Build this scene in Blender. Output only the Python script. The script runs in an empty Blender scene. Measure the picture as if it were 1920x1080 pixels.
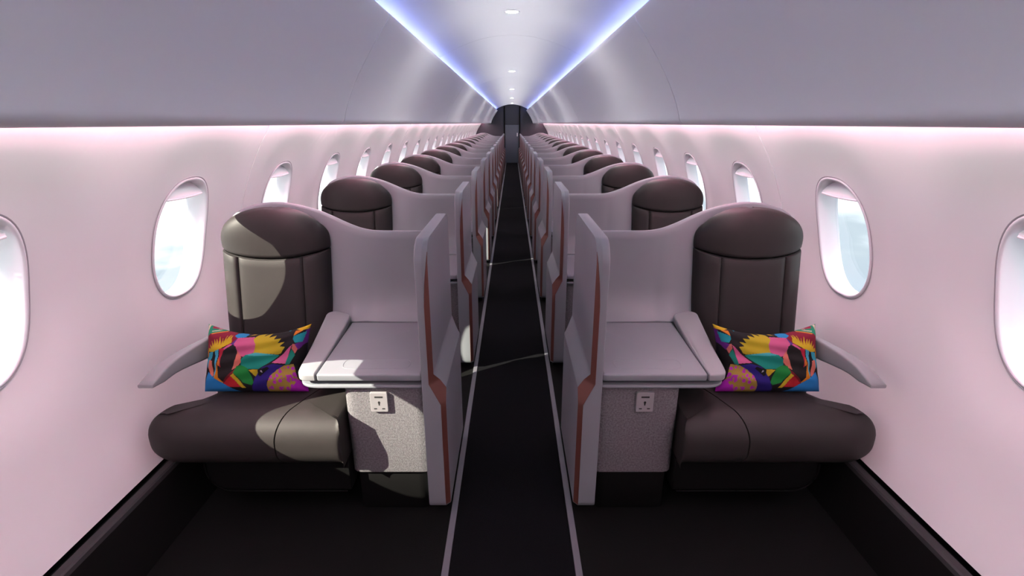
import bpy, bmesh, math, random
from math import sin, cos, pi, sqrt, exp
from mathutils import Vector
random.seed(7)
S = bpy.context.scene
COL = S.collection

# ------------------------------------------------------------------ settings
PITCH = 1.144          # seat rows
ROWS = 15
WP = 0.822             # window pitch
W0 = 1.932             # a window centre (Y)
YB, YF = -1.55, 18.6   # cabin ends (behind / in front of the camera)
SUN = (1.0, 0.51, -0.71)
FZ = .02               # floor level

# ------------------------------------------------------------------ materials
def srgb(r, g, b):
    f = lambda c: c/12.92 if c <= .04045 else ((c+.055)/1.055)**2.4
    return (f(r/255), f(g/255), f(b/255), 1.0)

def mat(name, color, rough=.5, metal=0.0, bump=None, var=None, spec=.5, sheen=0.0, coat=0.0, emit=None, estr=0.0):
    m = bpy.data.materials.new(name); m.use_nodes = True
    nt = m.node_tree; b = nt.nodes['Principled BSDF']
    b.inputs['Base Color'].default_value = color
    b.inputs['Roughness'].default_value = rough
    b.inputs['Metallic'].default_value = metal
    b.inputs['Specular IOR Level'].default_value = spec
    if sheen:
        b.inputs['Sheen Weight'].default_value = sheen
        b.inputs['Sheen Roughness'].default_value = .5
    if coat:
        b.inputs['Coat Weight'].default_value = coat
        b.inputs['Coat Roughness'].default_value = .25
    if emit:
        b.inputs['Emission Color'].default_value = emit
        b.inputs['Emission Strength'].default_value = estr
    tc = None
    if bump or var:
        tc = nt.nodes.new('ShaderNodeTexCoord')
    if var:
        sc, amt = var
        n = nt.nodes.new('ShaderNodeTexNoise'); n.inputs['Scale'].default_value = sc; n.inputs['Detail'].default_value = 4
        nt.links.new(tc.outputs['Object'], n.inputs['Vector'])
        r = nt.nodes.new('ShaderNodeValToRGB')
        e = r.color_ramp.elements
        e[0].position, e[1].position = .3, .7
        e[0].color = tuple(c*(1-amt) for c in color[:3])+(1,)
        e[1].color = tuple(min(1, c*(1+amt)) for c in color[:3])+(1,)
        nt.links.new(n.outputs['Fac'], r.inputs['Fac']); nt.links.new(r.outputs['Color'], b.inputs['Base Color'])
    if bump:
        sc, st = bump
        n = nt.nodes.new('ShaderNodeTexNoise'); n.inputs['Scale'].default_value = sc; n.inputs['Detail'].default_value = 3
        nt.links.new(tc.outputs['Object'], n.inputs['Vector'])
        bp = nt.nodes.new('ShaderNodeBump'); bp.inputs['Strength'].default_value = st; bp.inputs['Distance'].default_value = .002
        nt.links.new(n.outputs['Fac'], bp.inputs['Height']); nt.links.new(bp.outputs['Normal'], b.inputs['Normal'])
    return m

M = {}
M['wall']    = mat('sidewall plastic', (.80, .795, .79, 1), .5, spec=.35)
M['bin']     = mat('bin plastic', (.90, .90, .905, 1), .75, spec=.12)
M['ceiling'] = mat('ceiling plastic', (.82, .82, .84, 1), .6, spec=.3)
M['shell']   = mat('lilac grey shell plastic', (.180, .196, .212, 1), .48)
M['lid']     = mat('warm grey lid plastic', (.230, .238, .245, 1), .5)
M['leather'] = mat('dark brown leather', (.0245, .0218, .0206, 1), .52, bump=(420, .12), var=(14, .06), spec=.22)
M['seam']    = mat('seam thread black', (.006, .005, .005, 1), .8)
M['fabric']  = mat('woven grey fabric', (.135, .131, .137, 1), .95, bump=(300, .9), var=(160, .30), spec=.2)
M['copper']  = mat('copper trim', (.115, .040, .029, 1), .45, metal=.25)
M['black']   = mat('matt black plastic', (.0032, .0032, .0032, 1), .6, spec=.15)
M['under']   = mat('dark grey bar', (.004, .004, .004, 1), .75, spec=.08)
M['floor']   = mat('black cabin floor', (.0030, .0033, .0031, 1), .8, spec=.12, bump=(200, .2))
M['aisle']   = mat('black aisle carpet', (.0040, .0041, .0050, 1), .95, spec=.06, bump=(500, .5), var=(300, .25))
M['rail']    = mat('grey seat rail', (.10, .10, .115, 1), .55)
M['ledge']   = mat('charcoal kick strip', (.024, .024, .025, 1), .6, spec=.3)
M['socket']  = mat('socket plastic', (.24, .235, .24, 1), .45)
M['hole']    = mat('socket holes', (.01, .01, .01, 1), .7)
M['bulk']    = mat('dark bulkhead laminate', (.035, .035, .044, 1), .5)
M['door']    = mat('slate door laminate', (.10, .12, .145, 1), .4)
M['reveal']  = mat('window reveal plastic', (.80, .80, .82, 1), .35)
M['gap']     = mat('panel gap rubber', (.40, .38, .40, 1), .7)
M['shade']   = mat('window shade plastic', (.78, .74, .76, 1), .4)
M['pink']    = mat('pink light strip', (1, .6, .75, 1), .5, emit=(1.0, .31, .51, 1), estr=6.0)
M['blue']    = mat('blue light strip', (.4, .5, 1, 1), .5, emit=(.24, .35, 1.0, 1), estr=2.1)
M['lamp']    = mat('downlight lens', (1, 1, 1, 1), .4, emit=(1.0, .97, .95, 1), estr=120.0)
M['fill']    = mat('white wash light', (1, 1, 1, 1), .5, emit=(.92, 1.0, .985, 1), estr=1.6)  # added emitter for overall brightness, no known fixture
M['ring']    = mat('downlight ring', (.7, .7, .72, 1), .4)

def glass_mat():
    m = bpy.data.materials.new('window pane acrylic'); m.use_nodes = True
    nt = m.node_tree; nt.nodes.clear()
    o = nt.nodes.new('ShaderNodeOutputMaterial'); mx = nt.nodes.new('ShaderNodeMixShader')
    t = nt.nodes.new('ShaderNodeBsdfTransparent'); g = nt.nodes.new('ShaderNodeBsdfGlossy')
    t.inputs['Color'].default_value = (.97, .98, .985, 1); g.inputs['Roughness'].default_value = .03
    mx.inputs['Fac'].default_value = .04
    nt.links.new(t.outputs[0], mx.inputs[1]); nt.links.new(g.outputs[0], mx.inputs[2]); nt.links.new(mx.outputs[0], o.inputs['Surface'])
    return m
M['glass'] = glass_mat()

def print_mat():
    m = bpy.data.materials.new('printed cushion cotton'); m.use_nodes = True
    nt = m.node_tree; b = nt.nodes['Principled BSDF']
    a = nt.nodes.new('ShaderNodeVertexColor'); a.layer_name = 'print'
    nt.links.new(a.outputs['Color'], b.inputs['Base Color'])
    b.inputs['Roughness'].default_value = .85; b.inputs['Specular IOR Level'].default_value = .2
    tc = nt.nodes.new('ShaderNodeTexCoord'); n = nt.nodes.new('ShaderNodeTexNoise'); n.inputs['Scale'].default_value = 350
    bp = nt.nodes.new('ShaderNodeBump'); bp.inputs['Strength'].default_value = .25; bp.inputs['Distance'].default_value = .001
    nt.links.new(tc.outputs['Object'], n.inputs['Vector']); nt.links.new(n.outputs['Fac'], bp.inputs['Height']); nt.links.new(bp.outputs['Normal'], b.inputs['Normal'])
    return m
M['print'] = print_mat()

# ------------------------------------------------------------------ helpers
class G:
    """Geometry collector: vertices as (u, y, z) with u the distance from the aisle centre line."""
    def __init__(s): s.v = []; s.f = []
    def add(s, vs, fs):
        o = len(s.v); s.v += [tuple(p) for p in vs]; s.f += [tuple(o+i for i in f) for f in fs]
    def box(s, a, b):
        (x0, y0, z0), (x1, y1, z1) = a, b
        s.add([(x0,y0,z0),(x1,y0,z0),(x1,y1,z0),(x0,y1,z0),(x0,y0,z1),(x1,y0,z1),(x1,y1,z1),(x0,y1,z1)],
              [(0,3,2,1),(4,5,6,7),(0,1,5,4),(1,2,6,5),(2,3,7,6),(3,0,4,7)])
    def loft(s, rings, closed=True, cap0=True, cap1=True):
        n = len(rings[0]); vs = [p for r in rings for p in r]; fs = []
        for i in range(len(rings)-1):
            for j in range(n if closed else n-1):
                k = (j+1) % n
                fs.append((i*n+j, i*n+k, (i+1)*n+k, (i+1)*n+j))
        if closed and cap0: fs.append(tuple(range(n))[::-1])
        if closed and cap1: fs.append(tuple((len(rings)-1)*n+j for j in range(n)))
        s.add(vs, fs)
    def tube(s, pts, r, n=10):
        rings = []
        for i, p in enumerate(pts):
            a = pts[max(0, i-1)]; b = pts[min(len(pts)-1, i+1)]
            t = [b[k]-a[k] for k in range(3)]; L = sqrt(sum(c*c for c in t)); t = [c/L for c in t]
            up = (0, 0, 1) if abs(t[2]) < .9 else (1, 0, 0)
            e = (t[1]*up[2]-t[2]*up[1], t[2]*up[0]-t[0]*up[2], t[0]*up[1]-t[1]*up[0])
            L = sqrt(sum(c*c for c in e)); e = [c/L for c in e]
            h = (t[1]*e[2]-t[2]*e[1], t[2]*e[0]-t[0]*e[2], t[0]*e[1]-t[1]*e[0])
            rings.append([tuple(p[k]+r*(cos(2*pi*j/n)*e[k]+sin(2*pi*j/n)*h[k]) for k in range(3)) for j in range(n)])
        s.loft(rings)
    def build(s, name, m, parent=None, side=1, bevel=None, angle=35, weld=True, smooth=True, mats=None):
        o0 = parent.location if parent else (0, 0, 0)
        if parent and parent.parent:          # sub-part: parent is itself placed at its own local offset
            o0 = tuple(parent.location[k]+parent.parent.location[k] for k in range(3))
        me = bpy.data.meshes.new(name)
        me.from_pydata([(side*x-o0[0], y-o0[1], z-o0[2]) for x, y, z in s.v], [], s.f)
        bm = bmesh.new(); bm.from_mesh(me)
        if weld: bmesh.ops.remove_doubles(bm, verts=bm.verts, dist=1e-5)
        bmesh.ops.recalc_face_normals(bm, faces=bm.faces)
        bm.to_mesh(me); bm.free()
        me.materials.append(m)
        if smooth:
            me.polygons.foreach_set('use_smooth', [True]*len(me.polygons))
            if angle: me.set_sharp_from_angle(angle=math.radians(angle))
        o = bpy.data.objects.new(name, me); COL.objects.link(o)
        if parent: o.parent = parent
        if bevel:
            b = o.modifiers.new('bevel', 'BEVEL'); b.width = bevel; b.segments = 3; b.limit_method = 'ANGLE'; b.angle_limit = math.radians(40)
            b.harden_normals = False
        return o

def tag(o, label, cat, group=None, kind=None):
    o['label'] = label; o['category'] = cat
    if group: o['group'] = group
    if kind: o['kind'] = kind
    return o

def empty(name, loc, label, cat, group=None):
    o = bpy.data.objects.new(name, None); o.empty_display_size = .1; COL.objects.link(o); o.location = loc
    return tag(o, label, cat, group)

def copy_tree(o, parent=None):
    c = o.copy(); COL.objects.link(c)
    if parent: c.parent = parent
    for ch in KIDS.get(o.name, []): copy_tree(ch, c)
    return c
KIDS = {}
def index_kids():
    KIDS.clear()
    for o in bpy.data.objects:
        if o.parent: KIDS.setdefault(o.parent.name, []).append(o)

def arc(c, r, a0, a1, n):
    return [(c[0]+r*cos(math.radians(a0+(a1-a0)*i/n)), c[1]+r*sin(math.radians(a0+(a1-a0)*i/n))) for i in range(n+1)]

def round_poly(pts, rad, seg=6):
    """Closed polygon with rounded corners; rad is one number or one per corner."""
    n = len(pts); out = []
    for i in range(n):
        r = rad[i] if isinstance(rad, (list, tuple)) else rad
        p, a, b = pts[i], pts[i-1], pts[(i+1) % n]
        if r <= 0: out.append(p); continue
        va = (a[0]-p[0], a[1]-p[1]); vb = (b[0]-p[0], b[1]-p[1])
        la, lb = sqrt(va[0]**2+va[1]**2), sqrt(vb[0]**2+vb[1]**2)
        da = min(r, la*.49); db = min(r, lb*.49)
        A = (p[0]+va[0]/la*da, p[1]+va[1]/la*da); B = (p[0]+vb[0]/lb*db, p[1]+vb[1]/lb*db)
        for k in range(seg+1):
            t = k/seg
            out.append(tuple((1-t)**2*A[c]+2*t*(1-t)*p[c]+t*t*B[c] for c in (0, 1)))
    return out

def resample(poly, n):
    L = [0]
    m = len(poly)
    for i in range(m):
        a, b = poly[i], poly[(i+1) % m]; L.append(L[-1]+sqrt((a[0]-b[0])**2+(a[1]-b[1])**2))
    out = []; j = 0
    for k in range(n):
        d = L[-1]*k/n
        while L[j+1] < d: j += 1
        t = (d-L[j])/max(1e-9, L[j+1]-L[j]); a, b = poly[j], poly[(j+1) % m]
        out.append((a[0]+(b[0]-a[0])*t, a[1]+(b[1]-a[1])*t))
    return out

def inset(poly, d):
    n = len(poly); A = sum(poly[i][0]*poly[(i+1) % n][1]-poly[(i+1) % n][0]*poly[i][1] for i in range(n))
    sg = 1 if A > 0 else -1; out = []
    for i in range(n):
        a, b = poly[i-1], poly[(i+1) % n]
        t = (b[0]-a[0], b[1]-a[1]); L = sqrt(t[0]**2+t[1]**2) or 1
        out.append((poly[i][0]-sg*t[1]/L*d, poly[i][1]+sg*t[0]/L*d))
    return out

def slab(g, poly, z0, z1, r0, r1, n=6, zf=None, dome=0.0, flat=None):
    """Plate with a rounded outline; bottom edge radius r0, top edge radius r1."""
    rings = []
    prof = []
    for i in range(n+1):
        a = pi/2*i/n; prof.append((r0*(1-sin(a)), z0+r0*(1-cos(a))))
    for i in range(n+1):
        a = pi/2*i/n; prof.append((r1*(1-cos(a)), z1-r1*(1-sin(a))))
    for d, z in prof:
        q = inset(poly, d) if d > 1e-6 else poly
        if flat: q = [flat(p0, p1) for p0, p1 in zip(poly, q)]
        rings.append([(x, y, z+(zf(x, y) if zf else 0)) for x, y in q])
    if dome:
        cx = sum(p[0] for p in poly)/len(poly); cy = sum(p[1] for p in poly)/len(poly)
        base = inset(poly, r1)
        if flat: base = [flat(p0, p1) for p0, p1 in zip(poly, base)]
        for k in (.9, .75, .5, .25, .08):
            rings.append([(cx+(x-cx)*k, cy+(y-cy)*k, z1+dome*(1-k*k)+(zf(x, y) if zf else 0)) for x, y in base])
    g.loft(rings)

def plate_yz(g, poly, x0, x1):
    """Extrude a (y, z) polygon along u."""
    g.loft([[(x0, y, z) for y, z in poly], [(x1, y, z) for y, z in poly]])

def plate_xz(g, poly, y0, y1):
    g.loft([[(x, y0, z) for x, z in poly], [(x, y1, z) for x, z in poly]])

NUM = ['first', 'second', 'third', 'fourth', 'fifth', 'sixth', 'seventh', 'eighth', 'ninth', 'tenth', 'eleventh', 'twelfth',
       'thirteenth', 'fourteenth', 'fifteenth', 'sixteenth', 'seventeenth', 'eighteenth', 'nineteenth', 'twentieth', 'twenty-first',
       'twenty-second', 'twenty-third', 'twenty-fourth', 'twenty-fifth']
SIDE = {-1: 'left', 1: 'right'}

# ------------------------------------------------------------------ cabin shell
WC, WR = .60, 1.345
ZC, WA, WB = .964, .161, .233        # window centre height, half width, half height
def wall_u(z):
    if z <= 1.4: return WC*0 + sqrt(WR*WR-(z-WC)**2)
    return 1.081 - (z-1.4)*.10
def se(t, a, b, n):                   # superellipse
    c, s = cos(t), sin(t)
    return (a*math.copysign(abs(c)**(2/n), c), b*math.copysign(abs(s)**(2/n), s))
def dish(dy, z):
    zz = (z-(ZC+.02))
    b = .40 if zz > 0 else .42
    r = (abs(dy)/.34)**2.6+(abs(zz)/b)**2.6
    t = max(0, min(1, (1.0-r)/.85)); t = t*t*(3-2*t)
    return .024*t
ZB, ZT = .22, 1.83
NW = 72
def bay_pts():
    ts = [2*pi*(i+.5)/NW for i in range(NW)]
    return ts
def rect_pt(t, hw, z0, z1):
    c, s = cos(t), sin(t)
    k = hw/abs(c) if abs(c) > 1e-9 else 1e9
    zlim = (z1-ZC) if s > 0 else (ZC-z0)
    k2 = zlim/abs(s) if abs(s) > 1e-9 else 1e9
    k = min(k, k2); return (k*c, k*s)
KW = range(-4, 22)
def build_wall(side):
    g = G()
    fr = [0, .03, .09, .18, .30, .44, .60, .78, 1.0]
    for k in KW:
        yc = W0+WP*k
        seam_l = (k % 4 == 1)           # seam at the bay's near edge
        rows = []
        # boundary angles: even + the four corner angles, so bays meet exactly
        z_hi = 1.5
        corners = [math.atan2(z_hi-ZC, WP/2), math.atan2(z_hi-ZC, -WP/2), math.atan2(ZB-ZC, -WP/2)+2*pi, math.atan2(ZB-ZC, WP/2)+2*pi]
        ts = sorted([2*pi*i/NW for i in range(NW)]+[c % (2*pi) for c in corners])
        for f in fr:
            ring = []
            for t in ts:
                h = se(t, WA, WB, 2.5); r = rect_pt(t, WP/2, ZB, z_hi)
                y = h[0]+(r[0]-h[0])*f; z = ZC+h[1]+(r[1]-h[1])*f
                u = wall_u(z)+dish(y, z)
                if seam_l and f == 1.0 and abs(y+WP/2) < 1e-6: y += .0030
                if ((k+1) % 4 == 1) and f == 1.0 and abs(y-WP/2) < 1e-6: y -= .0030
                ring.append((u, yc+y, z))
            rows.append(ring)
        g.loft(rows, cap0=False, cap1=False)
        # plain top strip up behind the bins
        zs = [1.5, 1.6, 1.7, ZT]
        ya = yc-WP/2+(.0030 if seam_l else 0); yb = yc+WP/2-(.0030 if (k+1) % 4 == 1 else 0)
        g.loft([[(wall_u(z), y, z) for z in zs] for y in (ya, yb)], closed=False)
        if seam_l:                       # the groove: backing strip set outwards
            zz = [ZB+i*(z_hi-ZB)/30 for i in range(31)]+[1.6, 1.7, ZT]
            y0 = yc-WP/2
            ring = lambda du, dy: [(wall_u(z)+du, y0+dy, z) for z in zz]
            g.loft([ring(0, -.0030), ring(.006, -.0030), ring(.006, .0030), ring(0, .0030)], closed=False)
    o = g.build('wall_'+SIDE[side], M['wall'], None, side, angle=30)
    tag(o, 'white sculpted cabin sidewall with oval window holes on the %s' % SIDE[side], 'wall', kind='structure')
for s in (-1, 1): build_wall(s)

# windows ---------------------------------------------------------------
def window_proto(side):
    """One window built about (window centre y = 0); rim ring, reveal funnel, pane, shade."""
    N = 64
    ts = [2*pi*i/N for i in range(N)]
    def ring(sc, du, off=0, sh=0):
        out = []
        for t in ts:
            y, z = se(t, WA*sc+off, WB*sc+off, 2.5)
            base = wall_u(ZC+z)+dish(y, ZC+z)
            out.append((base+du, y+sh, ZC+z))
        return out
    g = G()
    # rim lip: stands a little proud of the wall, rounds over into the reveal
    prof = [(1, .004, .006), (1, -.003, .004), (1, -.005, .0005), (1, -.004, -.004), (1, -.0005, -.0065), (1, .006, -.0075),
            (1, .022, -.008, -.006), (1, .040, -.008, -.012), (1, .058, -.008, -.018), (1, .068, -.008, -.020)]
    g.loft([ring(*q) for q in prof], cap0=False, cap1=False)
    fr = g.build('window', M['reveal'], None, side, angle=50)
    fr['_p'] = 1
    p = G()
    r = ring(1, .058, -.0085, -.0182)
    p.loft([r, [(u+.006, y, z) for u, y, z in r]])
    pane = p.build('pane', M['glass'], fr, side, angle=30)
    gk = G()
    gk.loft([ring(1, -.0008, .0095), ring(1, -.0026, .0085), ring(1, -.0026, .0066), ring(1, -.0008, .0052)], cap0=False, cap1=False)
    gk.build('rim_gasket', M['gap'], fr, side, angle=50)
    # blind pushed up: only its lower lip shows at the top of the opening
    sh = G()
    cut = .170
    pts = []
    for t in [math.radians(a) for a in range(0, 181, 4)]:
        y, z = se(t, WA-.010, WB-.010, 2.5)
        if z >= cut: pts.append((y-.006, z))
    pts = [(pts[0][0]*.985, cut-.002)]+pts+[(pts[-1][0]*.985, cut-.002)]
    def uu(z, d): return wall_u(ZC+z)+dish(0, ZC+z)+d+.040*(z-cut)/(WB-cut)     # lower lip stands inwards
    sh.loft([[(uu(z, .004), y, ZC+z) for y, z in pts], [(uu(z, .012), y, ZC+z) for y, z in pts]])
    yl = [pts[0][0]+(pts[-1][0]-pts[0][0])*i/12 for i in range(13)]
    sh.tube([(uu(cut, .006), y, ZC+cut-.003-.004*(1-((2*i/12)-1)**2)) for i, y in enumerate(yl)], .0045, 8)
    sh.build('shade', M['shade'], fr, side, angle=40)
    return fr
wn = 0; named = []
for s in (-1, 1):
    pr = window_proto(s); index_kids()
    for i, k in enumerate(KW):
        o = pr if i == 0 else copy_tree(pr)
        wn += 1
        named.append((o, 'window_%d' % wn))
        o.location = (0, W0+WP*k, 0)
        n = k+1                          # number along the wall seen in the picture (0 = half cut by the frame)
        if n == 0: lab = 'large oval cabin window cut by the %s edge of the picture' % SIDE[s]
        elif n == 1: lab = 'whole oval window beside the foremost seat on the %s' % SIDE[s]
        elif n > 1: lab = 'oval cabin window, %s along the %s wall counting whole ones' % (NUM[n-1], SIDE[s])
        else: lab = 'oval cabin window on the %s wall behind the camera, %s back' % (SIDE[s], NUM[-n-1])
        tag(o, lab, 'window', 'oval cabin windows on the %s wall' % SIDE[s], 'structure')

for o, n in named: o.name = n

# ceiling ---------------------------------------------------------------
def ceil_z(u): return 2.03-.514*u*u
g = G()
us = [-.64+1.28*i/40 for i in range(41)]
ys = [-1.6, .60, 4.14, 7.68, 11.22, 14.76, 19.0]
for a, b in zip(ys, ys[1:]):
    pr = [(u, ceil_z(u)) for u in us]
    prof = [(-1.06, 1.826)]+pr+[(1.06, 1.826)]
    g.loft([[(u, a+.0035, z+.006) for u, z in prof], [(u, a+.0035, z) for u, z in prof], [(u, b-.0035, z) for u, z in prof], [(u, b-.0035, z+.006) for u, z in prof]], closed=False)
    g.loft([[(u, b-.004, z+.006) for u, z in prof], [(u, b+.004, z+.006) for u, z in prof]], closed=False)
tag(g.build('ceiling', M['ceiling'], None, 1, angle=30), 'pale arched ceiling panels along the middle of the cabin', 'ceiling', kind='structure')

# floor -------------------------------------------------------------------
g = G(); g.box((-1.36, YB, -.06), (1.36, YF, FZ))
tag(g.build('floor', M['floor'], None, 1, smooth=False), 'black cabin floor under the seats', 'floor', kind='structure')
g = G(); g.box((-.2035, YB, FZ), (.2035, YF, FZ+.004))
tag(g.build('aisle_carpet', M['aisle'], None, 1, smooth=False), 'black carpet strip along the aisle', 'carpet', kind='structure')
for i, s in enumerate((-1, 1)):
    g = G(); g.box((.2045, YB, FZ), (.2275, YF, FZ+.007))
    tag(g.build('trim_%d' % (i+1), M['rail'], None, s, bevel=.002), 'grey floor rail along the %s side of the aisle' % SIDE[s], 'rail', kind='structure')
    g = G()
    prof = [(1.176, FZ), (1.232, .205), (1.2365, .2165), (1.243, .2200), (1.270, .2165), (1.274, .190), (1.305, .190), (1.305, .262), (1.34, .262), (1.34, FZ)]
    g.loft([[(u, YB, z) for u, z in prof], [(u, YF, z) for u, z in prof]])
    ob = g.build('baseboard_'+SIDE[s], M['ledge'], None, s, angle=20)
    tag(ob, 'dark grey kick panel along the foot of the %s wall' % SIDE[s], 'baseboard', kind='structure')
    ob.data.materials.append(M['black'])
    for p in ob.data.polygons:
        if p.center.z < .203 or abs(p.center.x) > 1.272: p.material_index = 1

# end walls ----------------------------------------------------------------
g = G(); g.box((-1.4, YB-.05, -.06), (1.4, YB, 2.06))
tag(g.build('wall_back', M['bulk'], None, 1, smooth=False), 'dark bulkhead behind the camera', 'wall', kind='structure')
g = G(); g.box((.30, YF, -.06), (1.4, YF+.05, 2.06)); g.box((-1.4, YF, -.06), (-.30, YF+.05, 2.06)); g.box((-.30, YF, 1.97), (.30, YF+.05, 2.06))
g.box((-.30, YF+.05, -.06), (.30, YF+.08, 2.06))
tag(g.build('wall_front', M['bulk'], None, 1, smooth=False), 'dark bulkhead closing the far end of the cabin', 'wall', kind='structure')
dr = empty('door_1', (0, YF, 0), 'slate grey door at the far end of the aisle', 'door'); dr['kind'] = 'structure'
g = G(); g.box((-.245, YF+.01, FZ+.01), (.245, YF+.045, 1.34)); g.build('door_panel', M['door'], dr, 1, bevel=.004)
g = G(); g.box((-.245, YF+.012, 1.345), (.245, YF+.045, 1.96)); g.build('upper_panel', M['bulk'], dr, 1, bevel=.004)
g = G()
for x in (-.285, .250): g.box((x, YF-.012, FZ), (x+.035, YF+.045, 1.965))
g.build('door_frame', M['black'], dr, 1, bevel=.003)
g = G(); g.box((.17, YF-.012, .95), (.21, YF+.012, 1.07)); g.build('handle', M['ring'], dr, 1, bevel=.004)

# ------------------------------------------------------------------ overhead bins
BIN = [(.7340, 1.4060)]
BIN = arc((.768, 1.427), .034, 275, 190, 8)
BIN += [(.7285, 1.445), (.716, 1.479), (.700, 1.515), (.680, 1.556), (.656, 1.599), (.629, 1.643), (.598, 1.690), (.566, 1.736), (.536, 1.780), (.515, 1.808),
        (.509, 1.820), (.507, 1.829), (.511, 1.834), (.520, 1.833), (.535, 1.815), (.560, 1.780), (1.00, 1.775), (1.02, 1.46), (1.00, 1.432)]
by = [YB, -1.27, 2.30, 5.84, 9.38, 12.92, 16.46, YF]
for s in (-1, 1):
    for i, (a, b) in enumerate(zip(by, by[1:])):
        g = G()
        e = .0026
        rings = []
        cx = sum(p[0] for p in BIN)/len(BIN); cz = sum(p[1] for p in BIN)/len(BIN)
        for y, sc in ((a+e, .992), (a+e+.0035, 1.0), (b-e-.0035, 1.0), (b-e, .992)):
            rings.append([(cx+(u-cx)*sc, y, cz+(z-cz)*sc) for u, z in BIN])
        g.loft(rings)
        o = g.build('overhead_bin', M['bin'], None, s, angle=32)
        if i == 0: lab = 'white overhead locker on the %s, behind the camera' % SIDE[s]
        elif i == 1: lab = 'pale overhead locker panel nearest the camera on the %s' % SIDE[s]
        else: lab = 'pale overhead locker panel on the %s, %s from the front' % (SIDE[s], NUM[i-1])
        tag(o, lab, 'overhead locker', 'overhead lockers on the %s' % SIDE[s])
    g = G(); g.box((1.028, YB+.02, 1.436), (1.062, YF-.02, 1.446))
    tag(g.build('light_strip', M['pink'], None, s, smooth=False), 'pink glowing light strip along the top of the %s wall' % SIDE[s], 'light', 'pink light strips')
    g = G()  # unseen fill strip, added under the lockers to lift the cabin light
    a, b = (.85, 1.3990), (.975, 1.4203)
    g.loft([[(a[0], y, a[1]), (b[0], y, b[1]), (b[0], y, b[1]+.005), (a[0], y, a[1]+.005)] for y in (YB+.02, YF-.02)])
    tag(g.build('fill_strip', M['fill'], None, s, smooth=False), 'long white wash light added on the underside of the %s lockers' % SIDE[s], 'light', 'white wash lights')
    g = G(); g.box((.580, YB+.02, 1.783), (.610, YF-.02, 1.795))
    tag(g.build('light_strip', M['blue'], None, s, smooth=False), 'blue glowing light strip between ceiling and %s lockers' % SIDE[s], 'light', 'blue light strips')

# ceiling downlights
def disc(r, z, y, n=40): return [(r*cos(2*pi*i/n), y+r*sin(2*pi*i/n), z-.514*(r*cos(2*pi*i/n))**2) for i in range(n)]
YL = [-.24, 3.30, 6.84, 10.38, 13.92, 17.46]
for i, y in enumerate(YL):
    lab = ('round white ceiling light nearest the camera, set in the ceiling' if i == 1 else
           'round ceiling light behind the camera' if i == 0 else 'small round ceiling light, %s along the ceiling' % NUM[i-1])
    r = empty('ceiling_light', (0, y, ceil_z(0)), lab, 'light', 'round ceiling lights')
    g = G(); g.loft([disc(.046, 2.0305, y), disc(.046, 2.026, y), disc(.042, 2.0245, y), disc(.036, 2.025, y), disc(.034, 2.029, y)], cap0=False, cap1=False)
    g.build('ring', M['ring'], r, 1, angle=50)
    g = G(); g.loft([disc(.034, 2.0285, y), disc(.033, 2.0262, y), disc(.02, 2.0256, y)])
    g.build('lens', M['lamp'], r, 1, angle=60)

# ------------------------------------------------------------------ the seat
UC, HW = 1.006, .2275         # seat-back centre and half width
def backY(z):               # front of the seat back, leaning slightly
    return 1.968+(z-.79)*.17
def cross(uc, w, y0, d, n=44, p=3.2, bul=.0):
    out = []
    for i in range(n):
        t = 2*pi*i/n; c, s_ = cos(t), sin(t)
        x = w*math.copysign(abs(c)**(2/p), c); yy = d*math.copysign(abs(s_)**(2/p), s_)
        if yy < 0: yy -= bul*(1-(x/w)**2)
        out.append((uc+x, y0+d+yy))
    return out

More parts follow.
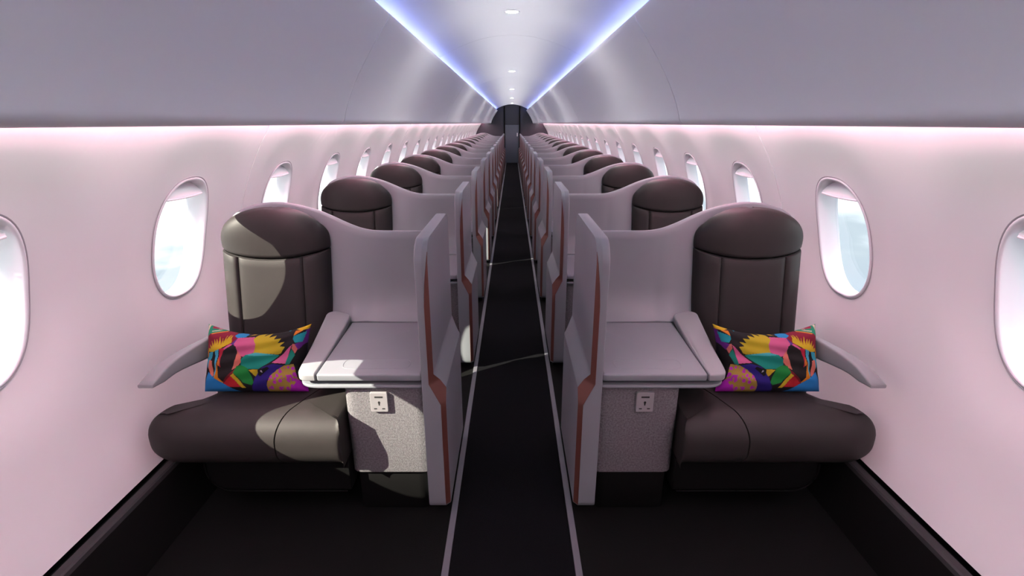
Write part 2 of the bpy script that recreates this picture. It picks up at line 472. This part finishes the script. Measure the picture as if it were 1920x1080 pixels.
def make_seat(side):
    r = empty('airline_seat', (side*.95, 1.75, FZ), 'x', 'seat')
    SD = side
    # lower back: two bolsters and a centre panel cut from one rounded form
    def zseam(u): return .895-.034*(1-((u-UC)/HW)**2)
    DP = .092
    def yfront(u, z):
        q = min(1, abs(u-UC)/HW)
        return backY(z)+DP*(1-(1-q**3.4)**(1/2.2))
    uL, uR = UC+HW, UC-HW            # window side / aisle side
    iL, iR = UC+.140, UC-.131
    for (a, b, name) in ((uL, iL, 'side_bolster'), (iR, uR, 'side_bolster'), (iL, iR, 'backrest')):
        g = G(); rings = []
        lo, hi = min(a, b), max(a, b)
        if name == 'backrest': lo += .0012; hi -= .0012
        N, K = 16, 28
        us = [lo+(hi-lo)*(.5-.5*cos(pi*k/K)) for k in range(K+1)]
        for i in range(N+3):
            t = min(1, i/N); ex = max(0, i-N)
            ring = []
            for u in us:
                z0 = .40+t*.5
                d = min(u-lo if lo > uR+.01 else 9, hi-u if hi < uL-.01 else 9)
                y = yfront(u, z0)+(.0 if name == 'backrest' else -.006)+(.013 if name != 'backrest' else .009)*exp(-d/.007)+(0, .003, .010)[ex]
                ring.append((u, y, .40+t*(zseam(u)-.008-.40)+(0, .004, .006)[ex]))
            for u in (us[-1], us[0]):
                z0 = .40+t*.5
                ring.append((u, backY(z0)+.098, .40+t*(zseam(u)-.008-.40)+(0, .004, .006)[ex]))
            rings.append(ring)
        g.loft(rings); g.build(name, M['leather'], r, SD, angle=50)
    # headrest
    g = G(); rings = []
    ZTOP = 1.064
    N, K = 26, 40
    for i in range(N+1):
        t = i/N
        ph = sin(pi/2*max(0, (t-.12)/.88)) if t > .12 else 0
        tz = t/.12*.10 if t <= .12 else .10+.90*sin(pi/2*(t-.12)/.88)
        k = (1-max(0, (tz-.10)/.90)**2.2)**(1/2.3) if tz < 1 else 0.0
        w = HW*(.06+.94*k)
        # front rolls back near the crown
        roll = .055*(1-(1-max(0, (tz-.35)/.65)**2.4)**(1/2.0)) if tz > .35 else 0
        edge = (.012, .004, 0)[i] if i < 3 else 0
        ring = []
        for j in range(K+1):
            q = -cos(pi*j/K); u = UC+w*q
            z = zseam(UC+HW*q)+.002+(ZTOP-zseam(UC+HW*q)-.002)*tz
            y = backY(.92)-.004+DP*(1-(1-abs(q)**3.4)**(1/2.2))*(1-.35*tz)+roll+edge
            ring.append((u, y, z))
        for u in (UC+w, UC-w): ring.append((u, backY(.92)+.105-.02*tz, z if False else zseam(u if abs(u-UC) < HW else UC+HW)+.002+(ZTOP-zseam(UC+HW)-.002)*tz))
        rings.append(ring)
    g.loft(rings); g.build('headrest', M['leather'], r, SD, angle=60)
    # dark thread line in the seam under the headrest
    g = G()
    front = []
    for i in range(25):
        x = UC-HW*.97+HW*1.94*i/24
        q = ((x-UC)/HW)
        y = backY(.91)+DP*(1-(1-abs(q)**3.4)**(1/2.2))
        front.append((x, y+.006, zseam(x)-.003))
    g.tube(front, .0028, 6); g.build('headrest_seam', M['seam'], r, SD, angle=60)

    # seat cushion: one form split by a seam into the main part and the aisle-side part
    poly = [(.585, 1.97), (.585, 1.425), (1.20, 1.425), (1.290, 1.480), (1.245, 1.560), (1.165, 1.625), (1.125, 1.70), (1.10, 1.97)]
    P = resample(round_poly(poly, [.006, .012, .05, .085, .05, .05, .05, .01], 8), 260)
    def flat(p0, p1):                    # the aisle end stays square: no rounding towards smaller u
        x = p1[0]
        if p1[0] > p0[0] and p0[0] < .62: x = p0[0]+(p1[0]-p0[0])*.08
        return (x, p1[1] if p0[1] < 1.9 else p0[1])
    g = G(); slab(g, P, .252, .452, .080, .095, 10, dome=.004, flat=flat)
    for keep in (1, -1):
        o = g.build('seat_cushion', M['leather'], r, SD, angle=70)
        bm = bmesh.new(); bm.from_mesh(o.data)
        A = Vector((SD*.709-r.location.x, 1.67-r.location.y, 0)); B = Vector((SD*.793-r.location.x, 1.46-r.location.y, 0))
        nrm = (B-A).cross(Vector((0, 0, 1))).normalized()
        if nrm.x*SD < 0: nrm = -nrm       # points towards the window
        off = .0022*keep
        res = bmesh.ops.bisect_plane(bm, geom=bm.verts[:]+bm.edges[:]+bm.faces[:], plane_co=A+nrm*off, plane_no=nrm*keep, clear_inner=True)
        cut = [e for e in res['geom_cut'] if isinstance(e, bmesh.types.BMEdge)]
        bmesh.ops.contextual_create(bm, geom=cut)
        bmesh.ops.recalc_face_normals(bm, faces=bm.faces)
        bm.to_mesh(o.data); bm.free()
        o.data.polygons.foreach_set('use_smooth', [True]*len(o.data.polygons)); o.data.set_sharp_from_angle(angle=math.radians(50))
        bv = o.modifiers.new('bevel', 'BEVEL'); bv.width = .008; bv.segments = 3; bv.limit_method = 'ANGLE'; bv.angle_limit = math.radians(50)
    # pedestal, under-seat panel and its thin bar
    g = G(); g.box((.66, 1.60, FZ), (1.08, 1.98, .27)); g.build('pedestal', M['black'], r, SD, bevel=.01)
    g = G()
    pl = round_poly([(.585, .262), (.585, .128), (1.10, .128), (1.10, .262)], [0, .0, .09, 0], 10)
    plate_xz(g, pl, 1.485, 1.60); g.build('under_seat_panel', M['black'], r, SD, bevel=.004)
    g = G()
    pts = [(.60, 1.481, .126), (.80, 1.481, .126)]+[(1.015+.087*sin(a), 1.481, .213-.087*cos(a)) for a in [pi/2*i/8 for i in range(9)]]+[(1.102, 1.481, .245)]
    g.tube(pts, .0028, 8); g.build('trim_bar', M['under'], r, SD, angle=60)
    # armrest on the window side
    g = G()
    cl = [(1.745, 1.128, 1.154, .636, .558), (1.70, 1.131, 1.160, .637, .561), (1.65, 1.138, 1.172, .637, .567), (1.60, 1.147, 1.186, .635, .573), (1.56, 1.154, 1.197, .631, .577), (1.53, 1.160, 1.206, .626, .577),
          (1.51, 1.166, 1.214, .619, .573), (1.49, 1.172, 1.222, .609, .568), (1.465, 1.183, 1.234, .590, .566), (1.452, 1.189, 1.240, .578, .566)]
    rings = []
    for (y, a, b, zt, zb) in cl:
        c = round_poly([(a, zb), (b, zb), (b, zt), (a, zt)], min(.009, (zt-zb)*.35), 4)
        rings.append([(x, y, z) for x, z in c])
    g.loft(rings); g.build('armrest', M['lid'], r, SD, angle=50)
    g = G(); g.box((1.120, 1.690, .530), (1.150, 1.742, .562)); g.box((1.128, 1.700, .40), (1.146, 1.738, .532)); g.build('armrest_bracket', M['under'], r, SD, bevel=.005)

    # privacy shell wrapped round the back of the seat
    path = []
    # (u, y of inner face, top height)
    keys = [(.306, 2.030, .972), (.40, 2.033, .972), (.50, 2.034, .972), (.575, 2.036, .973), (.63, 2.044, .980), (.68, 2.058, .993), (.73, 2.076, 1.009), (.78, 2.095, 1.027),
            (.84, 2.110, 1.048), (.92, 2.120, 1.068), (1.00, 2.124, 1.078), (1.07, 2.120, 1.075), (1.115, 2.106, 1.064), (1.15, 2.090, 1.048), (1.174, 2.070, 1.020), (1.184, 2.050, .96)]
    def cr(p0, p1, p2, p3, t): return tuple(.5*(2*b+(c-a)*t+(2*a-5*b+4*c-d)*t*t+(3*b-a-3*c+d)*t**3) for a, b, c, d in zip(p0, p1, p2, p3))
    for i in range(len(keys)-1):
        p0, p1, p2, p3 = keys[max(0, i-1)], keys[i], keys[i+1], keys[min(len(keys)-1, i+2)]
        for k in range(4): path.append(cr(p0, p1, p2, p3, k/4))
    path.append(keys[-1])
    th = .026; rings = []
    for i, (u, y, zt) in enumerate(path):
        a, b = path[max(0, i-1)], path[min(len(path)-1, i+1)]
        t = (b[0]-a[0], b[1]-a[1]); L = sqrt(t[0]**2+t[1]**2); nx, ny = -t[1]/L, t[0]/L
        if i == 0: nx, ny = 0, 1
        def at(d, z):
            lean = -.075*exp(-max(0, z-.602)/.045)*max(0, min(1, (.80-u)/.12)) if z < .9 and d <= .004 else 0
            lean -= .17*max(0, 1.0-z)*max(0, min(1, (u-.62)/.16))
            bow = -.012*(1-min(1, max(0, (z-.6)/.45)))
            return (u+nx*d, y+ny*d+lean+bow*(d <= 0), z)
        zb = .20
        ring = [at(0, z) for z in (.56, .602, .612, .624, .640, .660, .690, .72, .78, .84)]+[at(0, .84+(zt-.010-.84)*q) for q in (.4, .8, 1.0)]
        ring += [at(.003, zt-.003), at(.009, zt), at(th-.009, zt), at(th-.003, zt-.003), at(th, zt-.010), at(th, .8), at(th, .55), at(th, zb), at(.001, zb)]
        rings.append(ring)
    g.loft(rings); g.build('seat_shell', M['shell'], r, SD, angle=45)
    return r

# ------------------------------------------------------------------ console beside the seat
def make_console(side):
    r = empty('side_console', (side*.48, 1.75, FZ), 'x', 'side table')
    SD = side
    # fabric-clad body
    P = resample(round_poly([(.306, 1.50), (.582, 1.50), (.582, 1.93), (.306, 1.93)], [.004, .035, .01, .004], 8), 90)
    g = G(); slab(g, P, .190, .546, .006, .003, 3); g.build('console_body', M['fabric'], r, SD, angle=40)
    P = resample(round_poly([(.31, 1.515), (.565, 1.515), (.565, 1.92), (.31, 1.92)], .012, 4), 60)
    g = G(); slab(g, P, FZ, .188, .002, .002, 2); g.build('plinth', M['black'], r, SD, angle=40)
    # top with a shallow oval catch, split from the lid by a seam
    P = resample(round_poly([(.306, 1.479), (.657, 1.479), (.676, 1.925), (.676, 1.938), (.306, 1.938)], [.003, .006, .004, .004, .004], 5), 160)
    g = G(); slab(g, P, .577, .602, .004, .007, 5); top = g.build('table_top', M['shell'], r, SD, angle=35)
    g = G()
    st = round_poly([(.355, 1.520), (.585, 1.520), (.592, 1.590), (.355, 1.590)], .030, 8); st = resample(st, 80)
    g.loft([[(x, y, .6012) for x, y in inset(st, -.0016)], [(x, y, .6030) for x, y in inset(st, -.0003)], [(x, y, .6030) for x, y in inset(st, .0006)], [(x, y, .6012) for x, y in inset(st, .0018)]], cap0=False, cap1=False)
    g.build('catch_outline', M['shell'], r, SD, angle=60)
    # lid: padded armrest flap, rising towards the seat back
    P = resample(round_poly([(.660, 1.479), (.722, 1.479), (.738, 1.560), (.788, 1.965), (.758, 1.985), (.679, 1.950)], [.006, .055, .05, .020, .02, .025], 8), 150)
    lift = lambda x, y: .034*max(0, (y-1.60)/.37)**1.4
    g = G(); slab(g, P, .577, .603, .004, .008, 5, zf=lift); g.build('lid', M['lid'], r, SD, angle=35)
    # tray leaf under the top
    P = resample(round_poly([(.306, 1.481), (.722, 1.481), (.740, 1.60), (.745, 1.85), (.306, 1.85)], [.003, .075, .05, .02, .004], 8), 140)
    g = G(); slab(g, P, .549, .559, .002, .003, 3); g.build('tray', M['shell'], r, SD, angle=35)
    g = G(); g.box((.33, 1.53, .558), (.66, 1.90, .578)); g.build('tray_runner', M['black'], r, SD, bevel=.003)
    # mains outlet on the body front
    P = round_poly([(.427, .452), (.487, .452), (.487, .527), (.427, .527)], .005, 4)
    g = G(); plate_xz(g, P, 1.489, 1.502)
    out = g.build('power_outlet', M['socket'], r, SD, bevel=.0015)
    g = G()
    g.box((.443, 1.4885, .507), (.471, 1.492, .513))
    g.loft([[(.457+.004*cos(a), y, .489+.005*sin(a)) for a in [2*pi*i/14 for i in range(14)]] for y in (1.4885, 1.492)])
    g.box((.455, 1.4885, .478), (.459, 1.492, .486))
    g.box((.438, 1.4885, .463), (.448, 1.492, .467)); g.box((.466, 1.4885, .463), (.476, 1.492, .467))
    g.build('socket_slots', M['hole'], out, SD)
    return r

# ------------------------------------------------------------------ aisle divider
DF, DRr = 1.470, 2.035
def divider_xy(z):
    lerp = lambda a, b, t: a+(b-a)*max(0, min(1, t))
    sm = lambda t: max(0, min(1, t))
    uf = lerp(.242, .2795, sm((z-.490)/(.570-.490)))   # front edge of the chamfer
    ua = lerp(.2270, .2645, sm((z-.537)/(.600-.537)))  # aisle face
    yr = lerp(1.985, DRr, sm((z-.55)/.05))
    return uf, ua, yr
ZD = 1.056
def make_divider(side):
    r = empty('privacy_divider', (side*.27, 1.75, FZ), 'x', 'divider')
    SD = side
    g = G()
    zs = [.062, .066, .074, .085, .12, .25, .40, .46, .480, .490, .500, .515, .530, .537, .545, .56, .57, .58, .59, .600, .61, .63, .70, .80, .90, .96]
    R = .075
    zs += [ZD-R+R*sin(pi/2*i/10) for i in range(11)]
    zs = sorted(set(round(z, 5) for z in zs))
    rings = []
    for z in zs:
        uf, ua, yr = divider_xy(z)
        yf = DF; yr2 = yr
        if z > ZD-R:
            h = z-(ZD-R); off = R-sqrt(max(0, R*R-h*h)); yf += off*1.0; yr2 -= off*.8
        if z < .085:
            h = .085-z; off = .023-sqrt(max(0, .023**2-h*h)); yf += off*.6
        ch = uf-ua
        e = .004
        poly = [(.304, yf), (uf, yf), (ua, yf+ch*1.1), (ua, yr2), (.304, yr2)]
        poly = round_poly(poly, [.007, .0008, .0008, .010, .007], 3)
        rings.append([(x, y, z) for x, y in poly])
    g.loft(rings); g.build('panel', M['shell'], r, SD, angle=28)
    # copper inlay on the chamfer
    g = G(); rings = []
    z2 = [.075, .10, .20, .30, .40, .46, .49, .50, .515, .53, .537, .545, .555, .565, .57, .58, .59, .60, .61, .65, .75, .85, .92, .96, .985, 1.005, 1.02]
    for z in z2:
        uf, ua, yr = divider_xy(z); yf = DF
        if z > ZD-R:
            h = z-(ZD-R); yf += R-sqrt(max(0, R*R-h*h))
        ch = uf-ua
        k = 1.0 if z < .88 else max(.05, 1-(z-.88)/.145)
        a0 = (ua+.0003, yf+ch*1.1); a1 = (ua+ch*k, yf+ch*1.1*(1-k))
        nrm = (-.74, -.67); d = .0016
        rings.append([(a0[0], a0[1], z), (a0[0]+nrm[0]*d, a0[1]+nrm[1]*d, z), (a1[0]+nrm[0]*d, a1[1]+nrm[1]*d, z), (a1[0], a1[1], z)])
    g.loft(rings); g.build('copper_trim', M['copper'], r, SD, angle=30)
    g = G(); g.box((.245, 1.53, FZ), (.300, 1.96, .063)); g.build('foot', M['black'], r, SD, bevel=.003)
    return r

for s in (-1, 1):
    protos = [make_seat(s), make_console(s), make_divider(s)]
    index_kids()
    for i in range(ROWS):
        for j, p in enumerate(protos):
            o = p if i == 0 else copy_tree(p)
            if i: o.location.y = p.location.y+PITCH*i
            sd = SIDE[s]
            if j == 0:
                lab = ('dark brown leather seat in the front row on the %s, holding a patterned cushion' % sd if i == 0 else
                       'dark brown leather seat in grey shell, %s row, %s of the aisle' % (NUM[i], sd))
                tag(o, lab, 'seat', 'leather seats on the %s of the aisle' % sd)
            elif j == 1:
                lab = ('grey side console with power outlet beside the front %s seat' % sd if i == 0 else
                       'grey side console beside the %s row seat on the %s' % (NUM[i], sd))
                tag(o, lab, 'side table', 'side consoles on the %s of the aisle' % sd)
            else:
                lab = ('tall grey privacy divider with copper trim at the front %s console' % sd if i == 0 else
                       'grey copper-trimmed aisle divider, %s from the front on the %s' % (NUM[i], sd))
                tag(o, lab, 'divider', 'privacy dividers on the %s of the aisle' % sd)

# ------------------------------------------------------------------ printed cushions
ART = [  # (colour, polygon) in a 1788 x 1080 drawing of the cushion front, back to front
 ((150,35,60), [(200,250),(260,220),(450,195),(580,215),(650,300),(600,400),(480,425),(420,430),(250,460),(200,440),(185,300)]),
 ((240,145,45), [(255,215),(440,185),(455,202),(280,245)]),
 ((40,160,120), [(190,90),(330,125),(490,160),(440,190),(250,235),(190,290)]),
 ((170,45,80), [(230,125),(300,130),(330,165),(250,160)]), ((225,150,160), [(300,140),(380,150),(400,170),(330,170)]), ((235,235,205), [(265,195),(380,178),(360,190),(270,208)]),
 ((232,226,195), [(120,90),(205,110),(190,370),(165,360)]), ((60,160,120), [(150,90),(170,90),(175,230),(160,230)]),
 ((95,190,215), [(490,165),(640,190),(600,212),(495,195)]),
 ((50,160,222), [(600,230),(655,200),(745,245),(740,285),(640,305),(588,265)]),
 ((220,185,40), [(560,150),(660,190),(640,200),(540,170)]),
 ((95,60,150), [(560,390),(640,295),(620,420),(580,430)]),
 ((222,192,40), [(230,475),(330,492),(440,455),(565,372),(560,258),(530,310),(542,245),(490,335),(502,255),(462,372),(452,300),(440,405),(415,280),(402,400),(377,300),(370,390),(340,305),(335,400),(292,330),(312,420),(258,380),(290,445),(235,425)]),
 ((222,105,152), [(640,300),(850,282),(900,330),(895,420),(870,520),(740,575),(680,560),(640,470),(600,385)]),
 ((222,105,152), [(455,470),(560,390),(590,405),(500,500)]),
 ((202,182,40), [(845,320),(880,250),(975,212),(968,272),(1052,220),(1043,292),(1137,260),(1118,322),(1217,308),(1168,377),(1258,360),(1198,422),(1278,425),(1222,512),(1180,535),(870,525),(895,400)]),
 ((222,185,45), [(740,275),(840,240),(800,232),(780,262)]),
 ((222,108,156), [(1370,385),(1330,500),(1290,645),(1105,645),(1250,520)]),
 ((228,128,115), [(1370,375),(1455,390),(1405,505),(1365,440)]),
 ((30,142,122), [(1360,445),(1410,520),(1345,650),(1285,660),(1320,540)]),
 ((26,152,132), [(700,610),(760,550),(900,520),(1195,545),(1080,640),(950,725),(800,725),(690,690)]),
 ((80,195,195), [(760,552),(900,518),(1195,543),(900,562)]),
 ((205,45,72), [(430,455),(480,448),(505,490),(450,560),(430,700),(398,640)]),
 ((232,130,112), [(635,470),(705,575),(700,640),(640,705),(585,735),(618,620)]),
 ((235,140,50), [(410,560),(430,640),(400,700),(380,690)]),
 ((38,35,35), [(590,400),(635,430),(645,500),(632,600),(580,745),(480,850),(430,860),(375,780),(388,660),(432,700),(445,560),(480,480)]),
 ((125,25,38), [(430,900),(440,865),(600,745),(685,670),(660,735),(500,885)]),
 ((30,145,62), [(640,690),(700,680),(795,722),(865,885),(832,915),(720,885),(608,765)]),
 ((215,188,40), [(805,735),(935,732),(920,838),(870,800)]),
 ((215,190,40), [(570,800),(610,775),(745,945),(690,945)]),
 ((208,40,52), [(570,802),(680,935),(480,935),(440,890)]),
 ((70,188,212), [(210,495),(330,485),(270,600),(240,640),(205,700),(180,600)]),
 ((232,150,45), [(150,370),(235,480),(210,545),(180,550)]),
 ((228,145,30), [(330,720),(385,560),(375,720),(385,820),(445,880),(390,895),(318,840)]),
 ((80,190,218), [(365,475),(422,460),(392,580),(345,740),(310,835),(330,650)]),
 ((36,34,34), [(345,492),(358,540),(330,745),(285,700),(268,590)]),
 ((234,132,112), [(230,585),(295,605),(312,795),(270,815),(220,690)]),
 ((46,148,220), [(215,740),(330,830),(460,905),(650,1010),(20,1010),(120,900)]),
 ((48,34,132), [(880,830),(1000,700),(1130,655),(1280,672),(1140,760),(1060,860),(1030,1010),(790,1010),(860,890)]),
 ((24,22,26), [(930,800),(950,735),(1060,690),(1085,715),(965,810)]),
 ((200,200,205), [(965,745),(985,738),(995,765),(975,760)]),
 ((60,190,212), [(1100,160),(1315,118),(1292,200),(1222,168)]),
 ((228,192,40), [(1310,125),(1400,88),(1540,80),(1530,155),(1450,192),(1340,158)]),
 ((238,140,45), [(1375,190),(1470,185),(1370,265)]),
 ((115,42,145), [(1500,180),(1560,120),(1520,340),(1440,450),(1395,380),(1480,330)]),
 ((40,168,178), [(1368,270),(1510,195),(1480,340),(1400,362),(1363,312)]),
]
SPECK = [(1035,1010), (1045,920), (1100,800), (1180,725), (1270,670), (1400,640), (1470,820), (1640,1010)]
def inside(p, poly):
    x, y = p; c = False; n = len(poly); j = n-1
    for i in range(n):
        xi, yi = poly[i]; xj, yj = poly[j]
        if (yi > y) != (yj > y) and x < (xj-xi)*(y-yi)/(yj-yi)+xi: c = not c
        j = i
    return c
BOX = [(c, p, min(q[0] for q in p), max(q[0] for q in p), min(q[1] for q in p), max(q[1] for q in p)) for c, p in ART]
dots = [(random.uniform(1050, 1560), random.uniform(680, 990), random.uniform(9, 26)) for _ in range(75)]
def art(px, py):
    col = (32, 29, 31)
    for c, p, x0, x1, y0, y1 in BOX:
        if x0 <= px <= x1 and y0 <= py <= y1 and inside((px, py), p): col = c
    if inside((px, py), SPECK):
        col = (190, 160, 72)
        if px+py*.9 > 2230: col = (206, 45, 214)
        else:
            for a, b, rr in dots:
                if (px-a)**2+(py-b)**2 < rr*rr*(.6+.9*max(0, (a+b-1900)/600)): col = (208, 62, 200); break
    return col

def make_pillow(side, label):
    NX, NY = 250, 150
    W, H, T = .386, .250, .060
    vs, cols, fs = [], [], []
    tilt = math.radians(24)
    org = (.944, 1.612, .458)
    def surf(u, v, back):
        # u: -1 window side .. +1 aisle side, v: 0 bottom .. 1 top
        vv = 2*v-1
        x = W/2*u*(1-.075*(1-vv*vv)*abs(u)**3)
        sag = .040*(1-u*u)
        y = H*v-(sag*(v**2.5))+.004*(1-u*u)*(1-v)**3*0
        a = max(0, (1-u**6))*max(0, 1-vv**4)
        t = T*a**.55*(1 if not back else .75)
        wr = .0035*sin(9*u+3*vv)*a+.003*sin(14*vv-5*u)*a
        d = -(t+wr) if not back else t
        return x, d, y
    def place(x, d, y):
        yy = d*cos(tilt)+y*sin(tilt); zz = y*cos(tilt)-d*sin(tilt)*1.0
        return (org[0]-x, org[1]+yy+.005, org[2]+zz)
    idx = {}
    for back in (0, 1):
        nx, ny = (NX, NY) if not back else (NX//5, NY//5)
        base = len(vs)
        for j in range(ny+1):
            v = j/ny
            for i in range(nx+1):
                u = -1+2*i/nx
                p = surf(u, v, back); vs.append(place(*p))
                # the drawing follows the cloth
                xl = 150*v+50*(1-v)+40*(1-(2*v-1)**2)*.8; xr = 1540*v+1590*(1-v)-60*(1-(2*v-1)**2)*.8
                px = xl+(xr-xl)*(u+1)/2
                ytop = 95+150*(1-u*u)*.92; py = 1000+(ytop-1000)*v
                cols.append(art(px, py) if not back else (46, 60, 80))
        for j in range(ny):
            for i in range(nx):
                a = base+j*(nx+1)+i
                q = (a, a+1, a+nx+2, a+nx+1)
                fs.append(q if (side < 0) == (not back) else q[::-1])
    me = bpy.data.meshes.new('cushion')
    root = (side*org[0], org[1], org[2])
    me.from_pydata([(side*x-root[0], y-root[1], z-root[2]) for x, y, z in vs], [], fs)
    ca = me.color_attributes.new('print', 'FLOAT_COLOR', 'POINT')
    flat = []
    for c in cols:
        q = srgb(*c); flat += [q[0]*.5, q[1]*.5, q[2]*.5, 1]
    ca.data.foreach_set('color', flat)
    me.polygons.foreach_set('use_smooth', [True]*len(me.polygons))
    me.materials.append(M['print'])
    o = bpy.data.objects.new('throw_cushion', me); COL.objects.link(o); o.location = root
    tag(o, label, 'cushion', 'patterned cushions on the front seats')
make_pillow(-1, 'multicoloured leaf-print cushion lying on the front left seat')
make_pillow(1, 'multicoloured leaf-print cushion lying on the front right seat')

# ------------------------------------------------------------------ light
w = bpy.data.worlds.new('sky'); S.world = w; w.use_nodes = True
nt = w.node_tree; bg = nt.nodes['Background']
tc = nt.nodes.new('ShaderNodeTexCoord'); sp = nt.nodes.new('ShaderNodeSeparateXYZ'); nt.links.new(tc.outputs['Generated'], sp.inputs[0])
mp = nt.nodes.new('ShaderNodeMapping'); mp.inputs['Scale'].default_value = (1.5, 1.5, 6); nt.links.new(tc.outputs['Generated'], mp.inputs[0])
nz = nt.nodes.new('ShaderNodeTexNoise'); nz.inputs['Scale'].default_value = 1.6; nz.inputs['Detail'].default_value = 5; nt.links.new(mp.outputs[0], nz.inputs['Vector'])
ad = nt.nodes.new('ShaderNodeMath'); ad.operation = 'MULTIPLY_ADD'; ad.inputs[1].default_value = .35; ad.inputs[2].default_value = -.18; nt.links.new(nz.outputs['Fac'], ad.inputs[0])
sm = nt.nodes.new('ShaderNodeMath'); sm.operation = 'ADD'; nt.links.new(ad.outputs[0], sm.inputs[0]); nt.links.new(sp.outputs['Z'], sm.inputs[1])
rp = nt.nodes.new('ShaderNodeValToRGB')
e = rp.color_ramp.elements
e[0].position = .0; e[0].color = (.21, .26, .33, 1)
e[1].position = 1.0; e[1].color = (.75, .88, 1.0, 1)
mr = nt.nodes.new('ShaderNodeMapRange'); mr.inputs['From Min'].default_value = -.6; mr.inputs['From Max'].default_value = .8
nt.links.new(sm.outputs[0], mr.inputs['Value'])
for p, c in ((.25, (.22, .27, .32, 1)), (.300, (.27, .315, .345, 1)), (.322, (.55, .60, .63, 1)), (.37, (.95, .98, 1.0, 1)), (.62, (1, 1, 1, 1))):
    q = e.new(p); q.color = c
nt.links.new(mr.outputs[0], rp.inputs['Fac']); nt.links.new(rp.outputs['Color'], bg.inputs['Color'])
bg.inputs['Strength'].default_value = .82

sun = bpy.data.lights.new('sun', 'SUN'); sun.energy = 6.7; sun.angle = math.radians(.4); sun.color = (1.0, .91, .75)
for s in (-1, 1):                     # wash lamps added out of sight above the lockers to brighten the ceiling
    al = bpy.data.lights.new('cove_fill', 'AREA'); al.shape = 'RECTANGLE'; al.size = YF-YB-.1; al.size_y = .02
    al.energy = 5.4; al.spread = math.radians(40); al.color = (.98, .98, 1.0)
    ao = bpy.data.objects.new('cove_fill', al); COL.objects.link(ao); ao.location = (s*.572, (YB+YF)/2, 1.828)
    d = Vector((-s*.72, 0, .185)).normalized()
    zax = -d; xax = Vector((0, 1, 0)); yax = zax.cross(xax)
    from mathutils import Matrix
    ao.rotation_euler = Matrix((xax, yax, zax)).transposed().to_euler()
so = bpy.data.objects.new('sun', sun); COL.objects.link(so)
from mathutils import Vector
so.rotation_euler = Vector(SUN).to_track_quat('-Z', 'Y').to_euler(); so.location = (-6, 0, 8)

# ------------------------------------------------------------------ camera
cam = bpy.data.cameras.new('camera'); cam.sensor_width = 36; cam.lens = 36*928/1920; cam.clip_start = .02
co = bpy.data.objects.new('camera', cam); COL.objects.link(co)
co.location = (0, 0, 1.4); co.rotation_euler = (math.radians(90-18.42), 0, 0)
S.camera = co
S.view_settings.view_transform = 'Standard'; S.view_settings.look = 'None'; S.view_settings.gamma = 1; S.view_settings.use_curve_mapping = False
S.view_settings.exposure = 1.76
S.cycles.use_denoising = True
S.cycles.max_bounces = 10; S.cycles.diffuse_bounces = 6; S.cycles.glossy_bounces = 3; S.cycles.transparent_max_bounces = 12
S.cycles.sample_clamp_indirect = 6
